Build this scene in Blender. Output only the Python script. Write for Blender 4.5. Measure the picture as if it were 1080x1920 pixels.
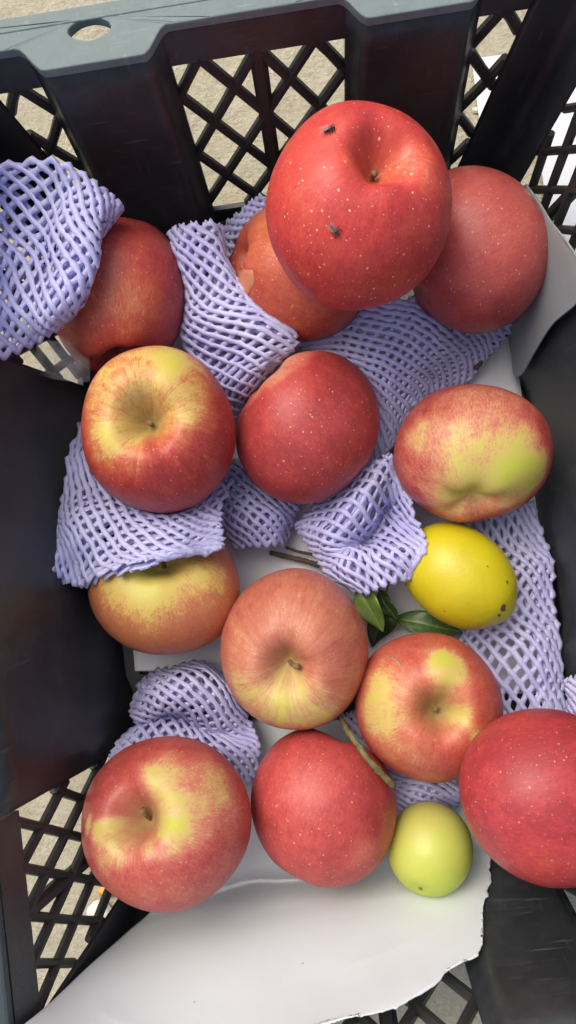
import bpy, bmesh, math, random
import numpy as np
from mathutils import Vector, Matrix
from mathutils.bvhtree import BVHTree

for o in list(bpy.data.objects): bpy.data.objects.remove(o)
S = bpy.context.scene
COL = S.collection
rng = np.random.default_rng(7)
random.seed(7)

# ------------------------------------------------------------------ camera
F_PX, H = 1507.0, 0.50            # focal length in px of a 1920-px-high frame, metres above the crate floor
def cam_axes(nx=620, ny=1040):    # pixel towards which plumb lines converge
    n = np.array([(nx-540)/F_PX, (960-ny)/F_PX, -1.0]); n /= np.linalg.norm(n)
    Z = -n
    X = np.array([1., 0, 0]); X -= Z*X.dot(Z); X /= np.linalg.norm(X)
    return np.array([X, np.cross(Z, X), Z])
CM = cam_axes()
cd = bpy.data.cameras.new('camera'); cam = bpy.data.objects.new('camera', cd); COL.objects.link(cam)
cd.sensor_fit = 'VERTICAL'; cd.sensor_height = 24.0; cd.lens = F_PX/1920*24.0
cd.clip_start = 0.01; cd.clip_end = 100
cam.matrix_world = Matrix.Translation((0, 0, H)) @ Matrix([list(r) for r in CM]).to_4x4()
S.camera = cam
S.render.resolution_x, S.render.resolution_y = 576, 1024

# ------------------------------------------------------------------ light
SUN_EL, SUN_AZ = math.radians(58), math.radians(132)      # azimuth of the sun measured from +X towards +Y
w = bpy.data.worlds.new('World'); S.world = w; w.use_nodes = True
nt = w.node_tree; nt.nodes.clear()
sky = nt.nodes.new('ShaderNodeTexSky'); sky.sky_type = 'NISHITA'; sky.sun_disc = False
sky.sun_elevation = SUN_EL; sky.sun_rotation = math.radians(90) - SUN_AZ
sky.air_density = 1.0; sky.dust_density = 6.0; sky.ozone_density = 0.6
bg = nt.nodes.new('ShaderNodeBackground'); bg.inputs['Strength'].default_value = 0.15
wo = nt.nodes.new('ShaderNodeOutputWorld')
nt.links.new(sky.outputs[0], bg.inputs[0]); nt.links.new(bg.outputs[0], wo.inputs[0])
sl = bpy.data.lights.new('sun', 'SUN'); sl.energy = 1.0; sl.angle = math.radians(45); sl.color = (1.0, 0.975, 0.92)
sun = bpy.data.objects.new('sun', sl); COL.objects.link(sun)
sd = Vector((math.cos(SUN_EL)*math.cos(SUN_AZ), math.cos(SUN_EL)*math.sin(SUN_AZ), math.sin(SUN_EL)))
sun.rotation_euler = sd.to_track_quat('Z', 'Y').to_euler(); sun.location = sd*3
vs = S.view_settings; vs.view_transform = 'Standard'; vs.look = 'None'; vs.gamma = 1; vs.use_curve_mapping = False
vs.exposure = 0.31

# ------------------------------------------------------------------ helpers
def at(px, py, z):
    """point of the place at height z (m) on the sight line of a photograph pixel"""
    d = CM @ np.array([(px-540)/F_PX, (960-py)/F_PX, -1.0])
    return d*((z-H)/d[2]) + np.array([0, 0, H])

def obj(name, me, mat=None, parent=None):
    o = bpy.data.objects.new(name, me); COL.objects.link(o)
    if mat and not me.materials: me.materials.append(mat)
    if parent: o.parent = parent
    return o

def tag(o, label, cat, group=None):
    o['label'] = label; o['category'] = cat
    if group: o['group'] = group
    return o

def mesh_from(name, verts, faces, smooth=True):
    me = bpy.data.meshes.new(name); me.from_pydata([tuple(map(float, v)) for v in verts], [], faces); me.update()
    if smooth: me.polygons.foreach_set('use_smooth', [True]*len(me.polygons))
    return me

def bevel(o, width, seg=2, angle=40):
    m = o.modifiers.new('bevel', 'BEVEL'); m.width = width; m.segments = seg; m.limit_method = 'ANGLE'
    m.angle_limit = math.radians(angle)
    return o

def cr_basis(t, n):
    """Catmull-Rom weights matrix: samples t in [0,1] over n control points"""
    W = np.zeros((len(t), n))
    for i, v in enumerate(t):
        x = min(max(v, 0), 1)*(n-1); k = min(int(x), n-2); u = x-k
        b = [-.5*u**3+u*u-.5*u, 1.5*u**3-2.5*u*u+1, -1.5*u**3+2*u*u+.5*u, .5*u**3-.5*u*u]
        for j, wgt in zip((k-1, k, k+1, k+2), b):
            if j < 0: W[i, 0] += 2*wgt; W[i, 1] -= wgt
            elif j >= n: W[i, n-1] += 2*wgt; W[i, n-2] -= wgt
            else: W[i, j] += wgt
    return W

def ctrl_points(rows, inside=None):
    P = np.array([[at(px, py, z/100.0) for (px, py, z) in r] for r in rows])
    if inside:                      # slide along the sight line until clear of the crate walls
        eye = np.array([0, 0, H])
        for p in P.reshape(-1, 3):
            for it in range(200):
                q = p - np.array([CR_X, CR_Y, 0]); c, s_ = math.cos(CR_ROT), math.sin(CR_ROT)
                lx, ly = q[0]*c+q[1]*s_, -q[0]*s_+q[1]*c
                if abs(lx) < HW+TAP*p[2]-inside[0] and abs(ly) < HL+TAP*p[2]-inside[1]: break
                p += (eye-p)*.006
    return P
CR_ROT = math.radians(7.5)
_u, _v = -0.0025, 0.0125
CR_X, CR_Y = _u*math.cos(CR_ROT)-_v*math.sin(CR_ROT), _u*math.sin(CR_ROT)+_v*math.cos(CR_ROT)
HW, HL, WH, TAP = .1340, .2075, .150, .16      # crate: half width, half length, wall height, outward lean

def wob(p, f, seed, oct=3):
    """cheap smooth 3-D noise, vectorised (sum of rotated sines)"""
    r = np.random.default_rng(seed); out = np.zeros(len(p)); a = 1.0; tot = 0
    for k in range(oct):
        for q in range(4):
            d = r.normal(size=3); d /= np.linalg.norm(d)
            out += a*np.sin(f*(p @ d)*6.28 + r.uniform(0, 6.28))/4
        tot += a; a *= .55; f *= 1.9
    return out*1.6/tot

def tube_mesh(name, path, radii, sides=8, caps=True):
    path = [Vector(p) for p in path]; n = len(path); vs_, fs = [], []
    t0 = (path[1]-path[0]).normalized(); up = t0.orthogonal().normalized()
    for i, p in enumerate(path):
        t = (path[min(i+1, n-1)]-path[max(i-1, 0)]).normalized()
        up = (up - t*up.dot(t)).normalized(); b = t.cross(up)
        for k in range(sides):
            a = 2*math.pi*k/sides
            vs_.append(p + (up*math.cos(a)+b*math.sin(a))*radii[i])
    for i in range(n-1):
        for k in range(sides):
            fs.append((i*sides+k, i*sides+(k+1) % sides, (i+1)*sides+(k+1) % sides, (i+1)*sides+k))
    if caps:
        fs.append(tuple(range(sides))[::-1]); fs.append(tuple((n-1)*sides+k for k in range(sides)))
    return mesh_from(name, vs_, fs)

# ------------------------------------------------------------------ materials
class NB:
    def __init__(s, name):
        s.m = bpy.data.materials.new(name); s.m.use_nodes = True; s.t = s.m.node_tree
        s.b = s.t.nodes['Principled BSDF']; s.out = s.t.nodes['Material Output']
    def n(s, typ, **kw):
        nd = s.t.nodes.new('ShaderNode'+typ)
        for k, v in kw.items():
            if k in nd.inputs: nd.inputs[k].default_value = v
            else: setattr(nd, k, v)
        return nd
    def l(s, a, b): s.t.links.new(a, b)
    def ramp(s, fac, stops, interp='LINEAR'):
        r = s.n('ValToRGB'); cr = r.color_ramp; cr.interpolation = interp
        while len(cr.elements) < len(stops): cr.elements.new(0.5)
        for e, (p, c) in zip(cr.elements, stops):
            e.position = p; e.color = (*c, 1) if len(c) == 3 else c
        s.l(fac, r.inputs[0]); return r
    def math(s, op, a, b=None, c=None, clamp=False):
        nd = s.n('Math', operation=op); nd.use_clamp = clamp
        for i, v in enumerate((a, b, c)):
            if v is None: continue
            if isinstance(v, (int, float)): nd.inputs[i].default_value = v
            else: s.l(v, nd.inputs[i])
        return nd.outputs[0]
    def mix(s, fac, a, b, blend='MIX'):
        nd = s.n('Mix', data_type='RGBA', blend_type=blend)
        for sock, v in ((nd.inputs[0], fac), (nd.inputs[6], a), (nd.inputs[7], b)):
            if isinstance(v, (int, float)): sock.default_value = v
            elif isinstance(v, tuple): sock.default_value = (*v, 1)
            else: s.l(v, sock)
        return nd.outputs[2]
    def bump(s, h, strength, dist, normal=None):
        b = s.n('Bump', Strength=strength, Distance=dist); s.l(h, b.inputs['Height'])
        if normal is not None: s.l(normal, b.inputs['Normal'])
        return b.outputs[0]
    def tc(s, scale=1.0):
        t = s.n('TexCoord'); return t.outputs['Object']
    def noise(s, vec, scale, detail=4, rough=.55, out='Fac'):
        n = s.n('TexNoise', Scale=scale, Detail=detail, Roughness=rough); s.l(vec, n.inputs['Vector']); return n.outputs[out]
    def vor(s, vec, scale, feature='F1', rand=1.0):
        n = s.n('TexVoronoi', Scale=scale, Randomness=rand, feature=feature); s.l(vec, n.inputs['Vector']); return n

def mat_plastic(name, base, dust, dust_amt, rough):
    b = NB(name); v = b.tc()
    n1 = b.noise(v, 14, 6, .65); n2 = b.noise(v, 90, 4, .6)
    st = b.n('Mapping'); st.inputs['Scale'].default_value = (260, 260, 12); b.l(v, st.inputs[0])
    n3 = b.noise(st.outputs[0], 1, 3, .6)
    d = b.math('MULTIPLY', b.ramp(n1, [(.38, (0,)*3), (.78, (1,)*3)]).outputs[0], b.ramp(n2, [(.3, (.2,)*3), (.75, (1,)*3)]).outputs[0])
    sc = b.ramp(n3, [(.62, (0,)*3), (.76, (1,)*3)]).outputs[0]
    s2 = b.n('Mapping'); s2.inputs['Scale'].default_value = (40, 420, 420); s2.inputs['Rotation'].default_value = (.6, .5, .9); b.l(v, s2.inputs[0])
    rub = b.ramp(b.noise(s2.outputs[0], 1, 3, .6), [(.60, (0,)*3), (.72, (1,)*3)]).outputs[0]
    zone = b.ramp(b.noise(v, 9, 3, .6), [(.48, (0,)*3), (.64, (1,)*3)]).outputs[0]
    sc = b.math('MAXIMUM', b.math('MULTIPLY', sc, .7), b.math('MULTIPLY', rub, zone))
    d = b.math('ADD', b.math('MULTIPLY', d, dust_amt), b.math('MULTIPLY', sc, dust_amt), clamp=True)
    b.l(b.mix(d, base, dust), b.b.inputs['Base Color'])
    b.l(b.math('ADD', rough, b.math('MULTIPLY', d, .5)), b.b.inputs['Roughness'])
    b.l(b.bump(b.math('ADD', n2, n3), .12, .0008), b.b.inputs['Normal'])
    return b.m
M_CRATE = mat_plastic('black_plastic', (.018, .0215, .0240), (.17, .185, .19), .36, .42)
M_BAR = mat_plastic('black_plastic_bars', (.016, .017, .0165), (.10, .10, .095), .35, .5)
M_RIM = mat_plastic('dusty_rim_plastic', (.13, .178, .172), (.30, .355, .345), .85, .55)
M_SIDERIM = mat_plastic('dark_side_rim', (.035, .048, .050), (.12, .14, .14), .5, .5)  # side rims get a darker grey-green than the end rims

def mat_ground():
    b = NB('rough_concrete'); v = b.tc()
    big = b.noise(v, 5, 5, .6); mid = b.noise(v, 60, 6, .65); fine = b.noise(v, 330, 5, .7)
    mp = b.n('Mapping'); mp.inputs['Scale'].default_value = (1, 2.4, 1); mp.inputs['Rotation'].default_value = (0, 0, .9); b.l(v, mp.inputs[0]); vf = b.noise(mp.outputs[0], 150, 5, .7); col = b.ramp(mid, [(.3, (.47, .435, .285)), (.5, (.63, .595, .415)), (.7, (.72, .69, .52))]).outputs[0]
    col = b.mix(b.math('MULTIPLY', fine, .9), b.mix(.65, col, (.25, .21, .14)), col)
    sand = b.n('TexVoronoi', Scale=520.0); b.l(v, sand.inputs['Vector'])
    col = b.mix(.16, col, b.ramp(sand.outputs['Color'], [(.2, (.30, .255, .16)), (.55, (.60, .535, .375)), (.85, (.80, .75, .60))]).outputs[0])
    col = b.mix(b.ramp(big, [(.35, (0,)*3), (.7, (.5,)*3)]).outputs[0], col, (.52, .48, .37))
    b.l(col, b.b.inputs['Base Color']); b.b.inputs['Roughness'].default_value = .9
    hgt = b.math('ADD', b.math('MULTIPLY', mid, 1.2), b.math('ADD', b.math('MULTIPLY', fine, .5), b.math('MULTIPLY', vf, .5)))
    b.l(b.bump(hgt, .9, .004), b.b.inputs['Normal'])
    return b.m
M_GROUND = mat_ground()

def mat_card(name, base, dirt, amt=.5):
    b = NB(name); v = b.tc()
    n1 = b.noise(v, 16, 6, .6); n2 = b.noise(v, 120, 5, .6); n3 = b.noise(v, 700, 3, .6)
    st = b.n('Mapping'); st.inputs['Scale'].default_value = (8, 90, 20); st.inputs['Rotation'].default_value = (0, 0, .5); b.l(v, st.inputs[0])
    n4 = b.noise(st.outputs[0], 1, 4, .6)
    d = b.ramp(n1, [(.45, (0,)*3), (.85, (amt,)*3)]).outputs[0]
    c = b.mix(d, base, dirt)
    spk = b.vor(v, 95); sp = b.ramp(spk.outputs['Distance'], [(.035, (1,)*3), (.07, (0,)*3)]).outputs[0]
    keep = b.ramp(spk.outputs['Color'], [(.80, (0,)*3), (.84, (.5,)*3)]).outputs[0]
    c = b.mix(b.math('MULTIPLY', sp, keep), c, (.16, .12, .08))
    c = b.mix(b.ramp(n4, [(.66, (0,)*3), (.82, (.25,)*3)]).outputs[0], c, dirt)
    b.l(c, b.b.inputs['Base Color']); b.b.inputs['Roughness'].default_value = .62
    b.l(b.bump(b.math('ADD', n2, b.math('MULTIPLY', n3, .4)), .12, .0008), b.b.inputs['Normal'])
    return b.m
M_CARD = mat_card('white_card', (.73, .765, .775), (.50, .48, .44))
M_FLAP = mat_card('white_coated_card', (.68, .75, .765), (.54, .58, .585), .4)
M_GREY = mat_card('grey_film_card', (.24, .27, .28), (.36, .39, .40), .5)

def mat_net(name, c0, c1):
    b = NB(name); v = b.tc()
    n1 = b.noise(v, 30, 3, .5); n2 = b.noise(v, 900, 4, .7); n3 = b.noise(v, 2200, 2, .6)
    b.l(b.mix(b.ramp(n1, [(.3, (0,)*3), (.7, (1,)*3)]).outputs[0], c0, c1), b.b.inputs['Base Color'])
    b.b.inputs['Roughness'].default_value = .30
    b.b.inputs['Specular IOR Level'].default_value = .8
    b.b.inputs['Subsurface Weight'].default_value = .0
    b.b.inputs['Subsurface Radius'].default_value = (.8, .8, 1.0)
    b.b.inputs['Subsurface Scale'].default_value = .004
    b.l(b.bump(b.math('ADD', n2, b.math('MULTIPLY', n3, .5)), .34, .0012), b.b.inputs['Normal'])
    tr = b.n('BsdfTranslucent'); tr.inputs['Color'].default_value = (.72, .71, 1.0, 1)
    mx = b.n('MixShader'); mx.inputs[0].default_value = .34
    b.l(b.b.outputs[0], mx.inputs[1]); b.l(tr.outputs[0], mx.inputs[2]); b.l(mx.outputs[0], b.out.inputs['Surface'])
    return b.m
M_NET = mat_net('lavender_foam', (.655, .65, .985), (.775, .775, .99))

def mat_apple(name, red, mid, yel, grn, dots=1.0, streak=.5, haze=.0):
    """blush ramp driven by the attribute 'ground_colour', streaks along the meridians, pale lenticels, russet in the stem bowl"""
    b = NB(name)
    g = b.n('Attribute', attribute_name='ground_colour').outputs['Fac']
    ru = b.n('Attribute', attribute_name='russet').outputs['Fac']
    st = b.n('Attribute', attribute_name='streak_pos').outputs['Vector']
    ap = b.n('Attribute', attribute_name='unit_pos').outputs['Vector']
    m3 = b.noise(ap, 6.5, 5, .68); s1 = b.noise(st, 1.6, 5, .62); s2 = b.noise(st, 5.0, 4, .6); m1 = b.noise(ap, 2.3, 4, .6); m2 = b.noise(ap, 26, 3, .6)
    t = b.math('ADD', g, b.math('MULTIPLY', b.math('SUBTRACT', s1, .5), streak*.75))
    t = b.math('ADD', t, b.math('MULTIPLY', b.math('SUBTRACT', s2, .5), streak*.55))
    t = b.math('ADD', t, b.math('MULTIPLY', b.math('SUBTRACT', m3, .5), .52))
    t = b.math('ADD', t, b.math('MULTIPLY', b.math('SUBTRACT', m1, .5), .45))
    t = b.math('ADD', t, b.math('MULTIPLY', b.math('SUBTRACT', m2, .5), .20), clamp=True)
    fl = b.noise(st, 13.0, 3, .6); f2 = b.noise(ap, 42, 3, .65)
    edge = b.math('MULTIPLY', b.math('MULTIPLY', g, b.math('SUBTRACT', 1.0, g)), 3.2)
    fk = b.math('ADD', b.math('MULTIPLY', b.math('SUBTRACT', fl, .5), 1.3), b.math('MULTIPLY', b.math('SUBTRACT', f2, .5), .55))
    t = b.math('ADD', t, b.math('MULTIPLY', fk, b.math('ADD', .22, b.math('MULTIPLY', edge, .30))), clamp=True)
    red = (red[0]*.90, red[1]*1.30+.007, red[2]*1.25+.006)
    dark = tuple(c*.74 for c in red)
    c = b.ramp(t, [(0, dark), (.15, red), (.33, tuple(.55*a_+.45*b_ for a_, b_ in zip(red, mid))), (.50, mid), (.74, yel), (1, grn)]).outputs[0]
    vo = b.vor(ap, 15.0); rad = b.ramp(vo.outputs['Color'], [(.25, (0,)*3), (.78, (.21,)*3)]).outputs[0]
    k = b.math('SUBTRACT', rad, vo.outputs['Distance'])
    k = b.math('MULTIPLY', k, 14, clamp=True)
    vo2 = b.vor(ap, 27.0); rad2 = b.ramp(vo2.outputs['Color'], [(.36, (0,)*3), (.78, (.22,)*3)]).outputs[0]
    k2 = b.math('MULTIPLY', b.math('SUBTRACT', rad2, vo2.outputs['Distance']), 11, clamp=True)
    k = b.math('MULTIPLY', b.math('MAXIMUM', k, b.math('MULTIPLY', k2, .7)), dots*.68)
    c = b.mix(k, c, (.80, .50, .30))
    c = b.mix(b.math('MULTIPLY', ru, b.math('ADD', .35, m2), clamp=True), c, (.20, .175, .05))
    pin = b.vor(ap, 7.0); pk = b.math('MULTIPLY', b.math('SUBTRACT', .022, pin.outputs['Distance']), 60, clamp=True)
    c = b.mix(b.math('MULTIPLY', pk, .8), c, (.09, .045, .02))
    c = b.mix(haze+.015, c, (.62, .46, .38))
    b.l(c, b.b.inputs['Base Color'])
    b.l(b.math('ADD', .32, b.math('MULTIPLY', m1, .2)), b.b.inputs['Roughness'])
    b.b.inputs['Specular IOR Level'].default_value = .36
    b.b.inputs['Subsurface Weight'].default_value = .10
    b.b.inputs['Subsurface Radius'].default_value = (1.0, .45, .25); b.b.inputs['Subsurface Scale'].default_value = .004
    b.l(b.bump(b.math('ADD', m2, b.math('MULTIPLY', k, .6)), .10, .0012), b.b.inputs['Normal'])
    return b.m

def mat_simple(name, c0, c1, scale=60, rough=.5, bumpd=.0005, bs=.3, trans=0):
    b = NB(name); v = b.tc(); n = b.noise(v, scale, 5, .6)
    b.l(b.ramp(n, [(.3, c0), (.7, c1)]).outputs[0], b.b.inputs['Base Color'])
    b.b.inputs['Roughness'].default_value = rough
    b.l(b.bump(n, bs, bumpd), b.b.inputs['Normal'])
    return b.m
M_STEM = mat_simple('apple_stalk', (.10, .055, .02), (.26, .17, .07), 300, .7)
M_TWIG = mat_simple('green_twig', (.075, .062, .022), (.21, .185, .065), 300, .7)
M_DTWIG = mat_simple('dark_twig', (.045, .03, .022), (.13, .085, .06), 220, .75)
M_STRAW = mat_simple('dry_straw', (.32, .20, .09), (.55, .40, .20), 300, .7)
M_FLY = mat_simple('fly_body', (.012, .011, .010), (.05, .04, .03), 900, .35)
M_STONE = mat_simple('white_stone', (.62, .58, .50), (.80, .78, .73), 200, .8)
M_AMBER = mat_simple('orange_peel', (.55, .25, .05), (.75, .45, .12), 200, .6)

# ------------------------------------------------------------------ ground
GZ = -0.012
def ground():
    n = 2; s = 40.0
    me = mesh_from('ground', [(-s, -s, GZ), (s, -s, GZ), (s, s, GZ), (-s, s, GZ)], [(0, 1, 2, 3)], False)
    o = obj('ground', me, M_GROUND); o['kind'] = 'structure'
ground()

# ------------------------------------------------------------------ the crate
CRATE = bpy.data.objects.new('plastic_crate', None); COL.objects.link(CRATE)
CRATE.location = (CR_X, CR_Y, 0)
CRATE.rotation_euler = (0, 0, CR_ROT)
tag(CRATE, 'black plastic harvest crate with diamond lattice walls and grey dusty rim', 'crate')

class Wall:
    """side of the crate; p(a, h, d): along the wall, height, distance inward from the wall's inner face"""
    def __init__(s, k):
        s.k = k; s.dist, s.half = ((HL, HW) if k in 'FN' else (HW, HL))
    def p(s, a, h, d):
        r = s.dist + TAP*h - d
        return {'F': (a, r, h), 'N': (-a, -r, h), 'L': (-r, a, h), 'R': (r, -a, h)}[s.k]
    def hl(s, h): return s.half + TAP*h

def strip_solid(W, pts2d, name, mat, parent, smooth=True):
    """pts2d: list of rows, each row list of (a,h,d) for the inner skin; gives the skin a 3 mm thickness outwards"""
    R, C = len(pts2d), len(pts2d[0]); v = []
    for th in (0, .003):
        for r in pts2d:
            for (a, h, d) in r: v.append(W.p(a, h, d-th))
    f = []; N = R*C
    for i in range(R-1):
        for j in range(C-1):
            q = (i*C+j, i*C+j+1, (i+1)*C+j+1, (i+1)*C+j)
            f.append(q); f.append(tuple(N+x for x in q[::-1]))
    bd = [(0, j, 0, j+1) for j in range(C-1)] + [(R-1, j+1, R-1, j) for j in range(C-1)] + \
         [(i+1, 0, i, 0) for i in range(R-1)] + [(i, C-1, i+1, C-1) for i in range(R-1)]
    for a, b_, c, d_ in bd:
        x, y = a*C+b_, c*C+d_; f.append((y, x, N+x, N+y))
    me = mesh_from(name, v, f, smooth)
    bm = bmesh.new(); bm.from_mesh(me); bmesh.ops.recalc_face_normals(bm, faces=bm.faces); bm.to_mesh(me); bm.free()
    return obj(name, me, mat, parent)

def sstep(x): x = min(max(x, 0), 1); return x*x*(3-2*x)

def pilaster(W, c, half_out, half_in, depth, groove=False):
    sl_ = half_out-half_in; off = [-half_out + sl_*i/5 for i in range(6)]
    mid = [half_in*(-1+2*i/14) for i in range(1, 14)]
    offs = off+mid+[-x for x in off[::-1]]
    hs = [.0, .01, .04, .075, .11, .135, .1505]
    rows = []
    for h in hs:
        row = []
        for x in offs:
            d = depth*sstep((half_out-abs(x))/sl_)
            if groove: d -= .004*sstep((.30*half_in-abs(abs(x)-.55*half_in))/(.10*half_in)) * sstep((.138-h)/.02)
            row.append((c+x*(1-.03*h/WH), h, d))
        rows.append(row)
    return strip_solid(W, rows, 'pilaster', M_CRATE, CRATE)

def bar_between(W, p0, p1, wid, dep, mat, parent, name):
    """a bar of lens section on the wall between (a,h) points, each its own mesh"""
    a = Vector(W.p(*p0, .0)); b = Vector(W.p(*p1, .0)); t = (b-a).normalized()
    nrm = (Vector(W.p(0, .05, .01))-Vector(W.p(0, .05, 0))).normalized(); s = t.cross(nrm).normalized()
    prof = [(-.5, -.3), (-.5, .15), (-.22, .5), (.22, .5), (.5, .15), (.5, -.3), (.0, -.5)]
    v = []
    for e, sc in ((a - t*.0015, 1), (a.lerp(b, .5), .93), (b + t*.0015, 1)):
        jit = Vector((random.gauss(0, 1), random.gauss(0, 1), 0))*.00018
        for x, y in prof: v.append(e + jit + s*x*wid*sc + nrm*(y*dep-.5*dep))
    k = len(prof); f = [tuple(range(k))[::-1], tuple(2*k+i for i in range(k))]
    for r in range(2):
        for i in range(k): f.append((r*k+i, r*k+(i+1) % k, (r+1)*k+(i+1) % k, (r+1)*k+i))
    me = mesh_from(name, v, f, False)
    bm = bmesh.new(); bm.from_mesh(me); bmesh.ops.recalc_face_normals(bm, faces=bm.faces); bm.to_mesh(me); bm.free()
    return obj(name, me, mat, parent)

H0, H1 = .012, .131
def lattice(W, aL, aR, rib, pitch=.0280, slope=1.6, bw=.0054):
    """aL, aR: functions of h giving the panel's side edges"""
    rows = [[(aL(h)-.002, h, 0), (.5*(aL(h)+aR(h)), h, 0), (aR(h)+.002, h, 0)] for h in (H1, H1+.006, .1505)]
    pan = strip_solid(W, rows, 'lattice_panel', M_CRATE, CRATE, False)
    rows = [[(aL(h)-.002, h, 0), (.5*(aL(h)+aR(h)), h, 0), (aR(h)+.002, h, 0)] for h in (.0, .005, H0)]
    strip_solid(W, rows, 'bottom_rail', M_CRATE, CRATE, False)
    dh = H1-H0; run = dh/slope
    lo = min(aL(H0), aL(H1)); hi = max(aR(H0), aR(H1)); c = .5*(lo+hi)
    for sgn in (1, -1):
        k0 = int((hi-lo+run)/pitch)+3
        for k in range(-k0, k0):
            a0 = c + k*pitch - sgn*run                # bottom point; bars meet in nodes along the top rail
            # clip the bar  a = a0 + sgn*(h-H0)/slope  to the panel
            hs = [H0 + dh*i/60 for i in range(61)]
            ins = [h for h in hs if aL(h)-.001 <= a0+sgn*(h-H0)/slope <= aR(h)+.001]
            if len(ins) < 5: continue
            h0, h1 = ins[0], ins[-1]
            bar_between(W, (a0+sgn*(h0-H0)/slope, h0), (a0+sgn*(h1-H0)/slope, h1), (bw if sgn > 0 else bw*1.06), .0048 + (0.0006 if sgn > 0 else 0), M_BAR, pan, 'lattice_bar')
    if rib:
        bar_between(W, (c, H0), (c, H1), bw*1.6, .0062, M_BAR, pan, 'lattice_rib')
    return pan

def rim(W, pil, full):
    """top flange with rounded tabs over the pilasters; an oval hole in the tab where the pilaster is hollow"""
    wid = .0155; z1 = WH+.0058; L = W.hl(WH) + (wid if full else -.0006)
    inner = []
    n = 160; holes = []
    for i in range(n+1):
        a = -L + 2*L*i/n
        d = -.0004
        for (c, ho, hi, dep) in pil:
            x = abs(a-c); top = hi*.96; bot = ho*1.07
            d = max(d, -.0004+(dep+.0012)*sstep((bot-x)/(bot-top)))
        inner.append((a, d))
    bm = bmesh.new()
    def loop(pts):
        vs_ = [bm.verts.new(W.p(a, WH, d)) for a, d in pts]
        return [bm.edges.new((vs_[i], vs_[(i+1) % len(vs_)])) for i in range(len(vs_))]
    e = loop(inner + [(L, -wid), (-L, -wid)])
    for (c, ho, hi, dep) in pil:
        if ho < .05:
            e += loop([(c+.0088*math.cos(t)*(1+.12*math.cos(2*t)), -.0042+.0052*math.sin(t)) for t in [2*math.pi*k/28 for k in range(28)]])
    bmesh.ops.triangle_fill(bm, use_beauty=True, use_dissolve=False, edges=e)
    ext = bmesh.ops.extrude_face_region(bm, geom=bm.faces[:])
    for v in [g for g in ext['geom'] if isinstance(g, bmesh.types.BMVert)]: v.co.z += z1-WH
    bmesh.ops.recalc_face_normals(bm, faces=bm.faces)
    me = bpy.data.meshes.new('rim'); bm.to_mesh(me); bm.free()
    o = obj('rim', me, M_RIM if full else M_SIDERIM, CRATE); bevel(o, .0016, 2, 50)
    # moulded bead along the flange
    pts = [W.p(-L+.004+(2*L-.008)*i/40, z1-.0002, -wid*.52) for i in range(41)]
    obj('rim_bead', tube_mesh('rim_bead', pts, [.0007]*41, 6), M_RIM if full else M_SIDERIM, o)
    return o

def corner_post(kx, ky):
    """rounded corner piece joining two walls"""
    v, cw = [], .021
    prof = []
    for i in range(5): prof.append((cw*(1-i/5.0)+.006, 0))
    for i in range(7):
        t = math.pi/2*i/6; prof.append((.006*(1-math.sin(t)), .006*(1-math.cos(t))))
    for i in range(1, 6): prof.append((0, .006+cw*(i/5.0)))
    hs = [0, .02, .05, .08, .11, .135, .1505]; C = len(prof); R = len(hs)
    for th in (0, 1):
        for h in hs:
            for (x, y) in prof:
                k = (TAP*h); sx = HW+k-x; sy = HL+k-y
                if th: sx += .003*(1 if y <= x else .2); sy += .003*(1 if x <= y else .2)
                v.append((kx*sx, ky*sy, h))
    f = []; N = R*C
    for i in range(R-1):
        for j in range(C-1):
            q = (i*C+j, i*C+j+1, (i+1)*C+j+1, (i+1)*C+j); f += [q, tuple(N+x for x in q[::-1])]
    for i in range(R-1):
        for j in (0, C-1): f.append((i*C+j, (i+1)*C+j, N+(i+1)*C+j, N+i*C+j))
    for j in range(C-1):
        for i in (0, R-1): f.append((i*C+j, i*C+j+1, N+i*C+j+1, N+i*C+j))
    me = mesh_from('corner_post', v, f)
    bm = bmesh.new(); bm.from_mesh(me); bmesh.ops.recalc_face_normals(bm, faces=bm.faces); bm.to_mesh(me); bm.free()
    return obj('corner_post', me, M_CRATE, CRATE)

PIL_END = [(-.0735, .0325, .0235, .011), (.0735, .0325, .0235, .011)]
PIL_SIDE = [(0.0, .112, .098, .004)]
for k in 'FNLR':
    W = Wall(k)
    pil = PIL_END if k in 'FN' else PIL_SIDE
    for (c, ho, hi, dep) in pil: pilaster(W, c, ho, hi, dep, groove=(k in 'LR'))
    ce = .0262
    if k in 'FN':
        lattice(W, lambda h: -.0735+.0325, lambda h: .0735-.0325, True)
        lattice(W, lambda h: -(W.hl(h)-ce), lambda h: -.0735-.0325, False)
        lattice(W, lambda h: .0735+.0325, lambda h: W.hl(h)-ce, False)
    else:
        lattice(W, lambda h: -(W.hl(h)-ce), lambda h: -.112, True, .0215, 2.0, .0045)
        lattice(W, lambda h: .112, lambda h: W.hl(h)-ce, True, .0215, 2.0, .0045)
    rim(W, pil if k in 'FN' else [], k in 'FN')
for kx in (-1, 1):
    for ky in (-1, 1): corner_post(kx, ky)

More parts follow.
